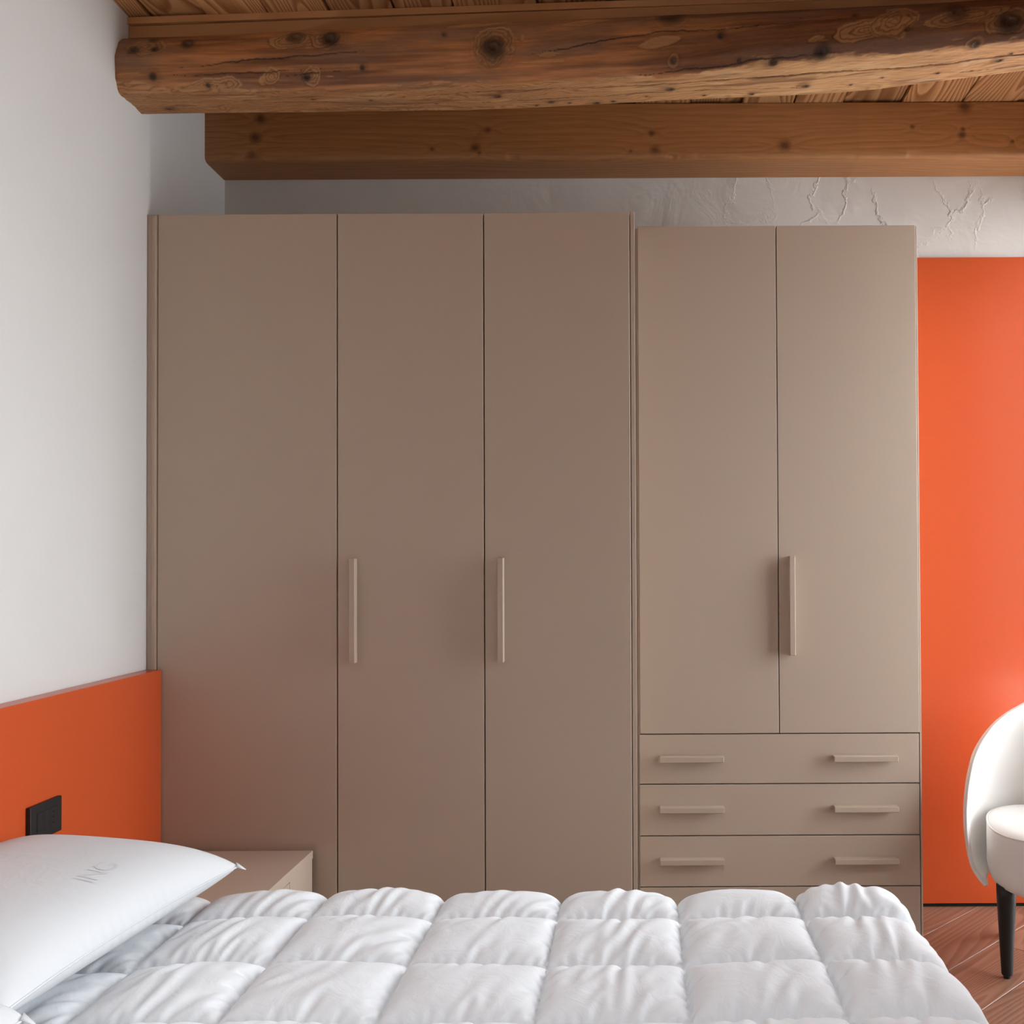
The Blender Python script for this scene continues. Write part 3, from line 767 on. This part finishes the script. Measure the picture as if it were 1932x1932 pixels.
def duvet():
    rng = np.random.default_rng(4)
    CU, CV, NU, NV = 0.27, 0.225, 68, 57
    U0, V0 = -1.264, 2.495                        # head edge, far hem (lengths along the cloth)
    nc, nr = 8, 5
    nx, ny = nc * NU + 1, nr * NV + 1
    gx, gy = CU / NU, CV / NV
    i, j = np.arange(nx), np.arange(ny)
    seam = (i[None, :] % NU == 0) | (j[:, None] % NV == 0)
    X, Y = np.meshgrid(i * gx, j * gy)
    # each crossing is pulled a little out of square, which sets the diagonal folds
    jx = rng.normal(0, .0028, (nr + 1, nc + 1)); jy = rng.normal(0, .0022, (nr + 1, nc + 1))
    def spread(J):
        a = j / NV; b = i / NU
        a0 = np.minimum(a.astype(int), nr - 1); b0 = np.minimum(b.astype(int), nc - 1)
        fa = (a - a0)[:, None]; fb = (b - b0)[None, :]
        return (J[a0][:, b0] * (1 - fb) + J[a0][:, b0 + 1] * fb) * (1 - fa) + (J[a0 + 1][:, b0] * (1 - fb) + J[a0 + 1][:, b0 + 1] * fb) * fa
    DX, DY = spread(jx), spread(jy)
    SK = -0.12
    u, v = (i % NU) / NU, (j % NV) / NV
    N = rng.normal(0, 1, (ny, nx)); M = lowpass(N, 5); G = np.zeros_like(M)
    for s in range(-8, 9): G += np.roll(np.roll(M, int(round(-s * .8)), 0), s, 1)
    G /= G.std()
    Z = .03 * (np.sin(np.pi * u)[None, :] * np.sin(np.pi * v)[:, None]) ** .6 + .006 * lowpass(rng.normal(0, 1, (ny, nx)), 3) + .004 * G
    P = np.dstack([X + DX + SK * Y, Y + DY, np.maximum(Z, 0) * ~seam])
    w = (~seam).astype(float)
    P = inflate(P, gx * 1.085, gy * 1.085, w, w, 170, .000014, .044, .9, .12, .12)
    P[..., 0] -= SK * P[..., 1]
    H = P[..., 2].copy(); DU = P[..., 0] - X; DV = P[..., 1] - Y
    DU = DU - spread(jx) * 0.35; DV = DV - spread(jy) * 0.35
    # near half: the same cells turned round
    H = np.concatenate([H, H[-2::-1, :]], 0); DU = np.concatenate([DU, DU[-2::-1, :]], 0); DV = np.concatenate([DV, -DV[-2::-1, :]], 0)
    ny2 = H.shape[0]
    U = U0 + np.broadcast_to(i * gx, (ny2, nx)) + DU
    Vc = V0 - np.arange(ny2)[:, None] * gy - DV
    XE, YF, YE, R, Z0 = 0.52, 2.125, 0.66, 0.10, 0.496
    def base(U, V):
        a = np.maximum(U - XE, 0); b = np.maximum(V - YF, 0) - np.maximum(YE - V, 0)
        r = np.hypot(a, b) + 1e-9
        rr = np.minimum(r, 0.52)
        arc = R * np.pi / 2
        th = np.minimum(rr / R, np.pi / 2)
        out = R * np.sin(th) + np.maximum(rr - arc, 0) * 0.10
        drop = R * (1 - np.cos(th)) + np.maximum(rr - arc, 0) * 0.985
        x = np.minimum(U, XE) + out * a / r
        y = np.clip(V, YE, YF) + out * b / r
        z = Z0 - drop
        soft = np.exp(-((U - XE - 0.02) / 0.13) ** 2)
        z = z + 0.010 * (fbm(U * 2.6, V * 2.6, 5, 2) - 0.5) * 2
        # the far foot corner is plumped up
        z = z + 0.020 * np.exp(-((U - 0.50) / 0.15) ** 2 - ((V - 2.15) / 0.12) ** 2)
        z = z - 0.012 * sstep(-0.85, -1.25, U)
        return np.stack([x, y, z], -1)
    e = 1e-3
    B = base(U, Vc)
    N = np.cross(base(U + e, Vc) - base(U - e, Vc), base(U, Vc + e) - base(U, Vc - e))
    N /= np.linalg.norm(N, axis=-1, keepdims=True)
    H = H * (1 + 0.10 * np.sin(7 * U))
    Q = B + N * H[..., None]
    Q[..., 2] = np.maximum(Q[..., 2], 0.02)
    me = grid_mesh('duvet', Q, flip=True)
    o = link('duvet', me, M_LINEN)
    tag(o, 'white quilted duvet with stitched puffy squares spread over the bed', 'duvet')
    # corded hem along the foot end and the far side
    hem = [tuple(Q[k, -1]) for k in range(0, ny2, 6)]
    tube('hem', hem, 0.0035, M_LINEN, o, 6)
    tube('hem', [tuple(Q[0, k]) for k in range(0, nx, 6)], 0.0035, M_LINEN, o, 6)
    return Q
DUVET = duvet()

def pillow_sheet(seed):
    rng = np.random.default_rng(seed)
    nx, ny, sx, sy = 116, 146, 0.27, 0.345         # half sizes of the sewn outline
    U, V = np.meshgrid(np.linspace(-1, 1, nx), np.linspace(-1, 1, ny))
    X = sx * U * (1 - 0.085 * (1 - V ** 2)) ; Y = sy * V * (1 - 0.055 * (1 - U ** 2))
    edge = np.zeros((ny, nx), bool); edge[0] = edge[-1] = True; edge[:, 0] = edge[:, -1] = True
    Z = 0.075 * (np.clip(1 - U ** 2, 0, 1) * np.clip(1 - V ** 2, 0, 1)) ** .5 + .0035 * lowpass(rng.normal(0, 1, (ny, nx)), 5)
    Z = np.where(edge, 0, np.maximum(Z, 0))
    w = (~edge).astype(float)
    g = 2 * sx / (nx - 1)
    return inflate(np.dstack([X, Y, Z]), g * 1.035, 2 * sy / (ny - 1) * 1.035, w, w, 260, .00004, .098, .92, .2, .12)

def against(Q, y0, y1):
    """soft stops: the headboard at the back, the neighbour pillow at the side"""
    Q = Q.copy()
    def stop(v, lim, sgn, soft=0.02):
        d = (v - lim) * sgn                        # positive inside
        return lim + sgn * np.where(d > soft, d, soft * np.exp(np.minimum(d / soft - 1, 0)))
    Q[..., 0] = stop(Q[..., 0], -1.4605, 1)
    if y0 is not None: Q[..., 1] = stop(Q[..., 1], y0, 1)
    if y1 is not None: Q[..., 1] = stop(Q[..., 1], y1, -1)
    return Q

def pillow(name, sheet, M, label, y0, y1):
    top = sheet.copy(); bot = sheet.copy(); bot[..., 2] *= -0.78
    mat3 = np.array(M.to_3x3()); tr = np.array(M.translation)
    top, bot = (against(Q @ mat3.T + tr, y0, y1) for Q in (top, bot))
    m1 = grid_mesh(name, top); m2 = grid_mesh(name, bot, flip=True)
    bm = bmesh.new(); bm.from_mesh(m1); bm.from_mesh(m2)
    bmesh.ops.remove_doubles(bm, verts=bm.verts, dist=1e-5)
    me = bpy.data.meshes.new(name); bm.to_mesh(me); bm.free()
    bpy.data.meshes.remove(m1); bpy.data.meshes.remove(m2)
    o = link(name, me, M_PILLOW, None, True)
    tag(o, label, 'pillow', 'bed pillows')
    ring = np.concatenate([top[0, ::3], top[::3, -1], top[-1, ::-3], top[::-3, 0]])
    tube('seam', ring, 0.0024, M_PILLOW, o, 6, True)
    # stitched ears at the corners on the open side
    for c, nb in ((top[-1, -1], top[-9, -9]), (top[0, -1], top[8, -9])):
        d = c - nb; d /= np.linalg.norm(d)
        bm = bmesh.new()
        bmesh.ops.create_cone(bm, cap_ends=True, segments=8, radius1=0.010, radius2=0.002, depth=0.026)
        for v in bm.verts: v.co.x *= 0.55
        e = bm_obj('corner_ear', bm, M_PILLOW, o, True)
        e.rotation_euler = Vector(d).to_track_quat('Z', 'X').to_euler()
        e.location = tuple(c + d * 0.006)
    return o, top

PS = pillow_sheet(5)
R3 = lambda zr: Matrix.Rotation(math.radians(zr), 4, 'Z') @ Matrix.Rotation(math.radians(2.5), 4, 'Y')
pil1, PT1 = pillow('pillow', PS, Matrix.Translation((-1.215, 1.800, 0.612)) @ R3(-6), 'plump white pillow below the black socket, the one farther from the camera', 1.432, None)
pil2, PT2 = pillow('pillow', np.ascontiguousarray(PS[::-1] * np.array([1, -1, 1])), Matrix.Translation((-1.195, 1.085, 0.612)) @ R3(2), 'white pillow nearest the camera, only its corner showing at the bottom left', None, 1.428)
# faint woven letters on the pillow, reading away from the camera
fc = bpy.data.curves.new('lettering', 'FONT'); fc.body = 'ING'; fc.size = 0.062; fc.align_x = 'CENTER'; fc.align_y = 'CENTER'; fc.space_character = 0.9
to = bpy.data.objects.new('lettering', fc); COL.objects.link(to)
dg = bpy.context.evaluated_depsgraph_get()
tm = bpy.data.meshes.new_from_object(to.evaluated_get(dg))
bpy.data.objects.remove(to); bpy.data.curves.remove(fc)
bm = bmesh.new(); bm.from_mesh(tm)
bmesh.ops.triangulate(bm, faces=bm.faces[:])
for _ in range(2): bmesh.ops.subdivide_edges(bm, edges=[e for e in bm.edges if e.calc_length() > 0.006], cuts=1)
flat = PT1.reshape(-1, 3)
for v in bm.verts:
    p = np.array([-1.060 - v.co.y * 0.9, 1.825 + v.co.x])
    k = ((flat[:, :2] - p) ** 2).sum(1)
    q = np.argpartition(k, 4)[:4]; wq = 1 / (k[q] + 1e-9)
    v.co = Vector((p[0], p[1], float((flat[q, 2] * wq).sum() / wq.sum()) + 0.0006))
M_LETTER = fabric('grey_weave', (0.562, 0.57, 0.582), 500.0, 0.2, 0.02)
bm_obj('woven_lettering', bm, M_LETTER, pil1, True)
bpy.data.meshes.remove(tm)

# ------------------------------------------------------------------ chair
def chair():
    ch = thing('armchair', 'cream velvet tub chair on tapered black legs in front of the orange panel', 'chair', (1.393, 2.996, 0), math.radians(-8))
    # local axes: the chair looks along -y. Opening edge of the shell, left half, bottom to top
    E = np.array([(-0.300, -0.155, 0.272), (-0.318, -0.15, 0.293), (-0.338, -0.14, 0.320), (-0.349, -0.13, 0.412), (-0.348, -0.12, 0.492), (-0.336, -0.10, 0.570), (-0.312, -0.07, 0.648), (-0.275, -0.03, 0.696), (-0.232, 0.01, 0.736),
                  (-0.181, 0.05, 0.765), (-0.125, 0.09, 0.785), (-0.112, 0.105, 0.788)])
    d = np.concatenate([[0], np.cumsum(np.linalg.norm(np.diff(E, axis=0), axis=1))]); d /= d[-1]
    nr, nphi = 72, 64
    t = np.linspace(0, 1, nr)
    Ed = np.stack([np.interp(t, d, E[:, k]) for k in range(3)], 1)
    for _ in range(8): Ed[1:-1] = Ed[1:-1] * .5 + (Ed[:-2] + Ed[2:]) * .25
    def shell(off):
        P = np.zeros((nr, nphi, 3))
        for r, (ex, ey, ez) in enumerate(Ed):
            yb = 0.215 + 0.07 * (ez - 0.28) / 0.55 + off * 0.9
            t4 = (r / (nr - 1.0)) ** 3
            dep = max(yb - ey, 0.0) * (1 - t4) + (0.045 + off) * t4
            for k in range(nphi):
                ph = math.pi * k / (nphi - 1)
                c, s_ = math.cos(ph), math.sin(ph)
                P[r, k] = ((ex - off) * math.copysign(abs(c) ** 0.96, c), ey + dep * s_ ** 0.96, ez + (0.024 + (0.004 if off else 0)) * s_ * t4)
        return P
    inner, outer = shell(0.0), shell(0.009)
    th = np.sin(np.pi * np.arange(nphi) / (nphi - 1))[None, :] ** 0.6
    dirs = np.array([0, 0.06, 0.0]) - inner; dirs[..., 2] = 0; dirs /= np.maximum(np.linalg.norm(dirs, axis=-1, keepdims=True), 1e-6)
    pad = 0.034 * th[..., None] * np.clip((nr - 1 - np.arange(nr)) / 16.0, 0, 1)[:, None, None]
    inner = inner + dirs * pad
    bm = bmesh.new()
    def addgrid(P, flip=False):
        vs = [[bm.verts.new(p) for p in row] for row in P]
        for a in range(len(vs) - 1):
            for b in range(len(vs[0]) - 1):
                q = (vs[a][b], vs[a][b + 1], vs[a + 1][b + 1], vs[a + 1][b])
                bm.faces.new(q[::-1] if flip else q)
        return vs
    vi, vo = addgrid(inner), addgrid(outer, True)
    for a in range(nr - 1):
        for b in (0, nphi - 1):
            bm.faces.new((vi[a][b], vi[a + 1][b], vo[a + 1][b], vo[a][b]))
    for b in range(nphi - 1):
        bm.faces.new((vi[0][b], vi[0][b + 1], vo[0][b + 1], vo[0][b]))
        bm.faces.new((vi[-1][b], vi[-1][b + 1], vo[-1][b + 1], vo[-1][b]))
    bmesh.ops.remove_doubles(bm, verts=bm.verts, dist=5e-4)
    bm_obj('backrest', bm, M_VELVET, ch, True)
    L = [tuple(p + np.array([-0.009, -0.004, 0.003])) for p in Ed]
    R = [(-p[0], p[1], p[2]) for p in L]
    top = [tuple(p) for p in 0.5 * (inner[-1] + outer[-1])[3:-3:3]]
    tube('piping', L + top + R[::-1], 0.0048, M_VELVET, ch, 8)
    # seat: cushion with a bowed front and rounded corners
    def plan(n=96, inset=0.0):
        pts = []
        for k in range(n):
            a = 2 * math.pi * k / n
            c, s_ = math.cos(a), math.sin(a)
            px = (0.325 - inset) * math.copysign(abs(c) ** 0.62, c)
            py = (0.285 - inset if s_ < 0 else 0.18 - inset) * math.copysign(abs(s_) ** 0.86, s_)
            pts.append((px * (1 - 0.30 * min(max((py + 0.22) / 0.42, 0), 1)), -0.02 + py))
        return pts
    prof = [(0.12, 0.262), (0.06, 0.262), (0.034, 0.266), (0.016, 0.277), (0.005, 0.295), (0.0, 0.325), (0.0, 0.40), (0.001, 0.432), (0.004, 0.444), (0.011, 0.451), (0.04, 0.458), (0.12, 0.468), (0.22, 0.472)]
    P = np.array([[(x, y, z) for x, y in plan(96, ins)] for ins, z in prof])
    me = grid_mesh('seat', P, close_u=True)
    bm = bmesh.new(); bm.from_mesh(me)
    bmesh.ops.holes_fill(bm, edges=[e for e in bm.edges if e.is_boundary], sides=0)
    bm_obj('seat', bm, M_VELVET, ch, True)
    tube('piping', [(x, y, 0.446) for x, y in plan(96, 0.003)], 0.003, M_VELVET, ch, 6, True)
    # legs: tapered, black, each with a small glide
    for xx, yy in ((-0.25, -0.17), (0.25, -0.17), (-0.165, 0.155), (0.165, 0.155)):
        rows = [(0.0290, 0.283), (0.0285, 0.25), (0.0225, 0.13), (0.0168, 0.014), (0.0155, 0.010)]
        P = np.array([[(xx + r * math.cos(a), yy + r * math.sin(a), z) for a in np.linspace(0, 2 * math.pi, 24, endpoint=False)] for r, z in rows])
        me = grid_mesh('leg', P, close_u=True)
        bm = bmesh.new(); bm.from_mesh(me); bmesh.ops.holes_fill(bm, edges=[e for e in bm.edges if e.is_boundary], sides=0)
        lg = bm_obj('leg', bm, M_BLACKWOOD, ch, True)
        bm = bmesh.new(); bmesh.ops.create_cone(bm, cap_ends=True, segments=20, radius1=0.0105, radius2=0.0115, depth=0.012)
        ft = bm_obj('foot', bm, M_BLACK, lg); ft.location = (xx, yy, 0.006)
chair()
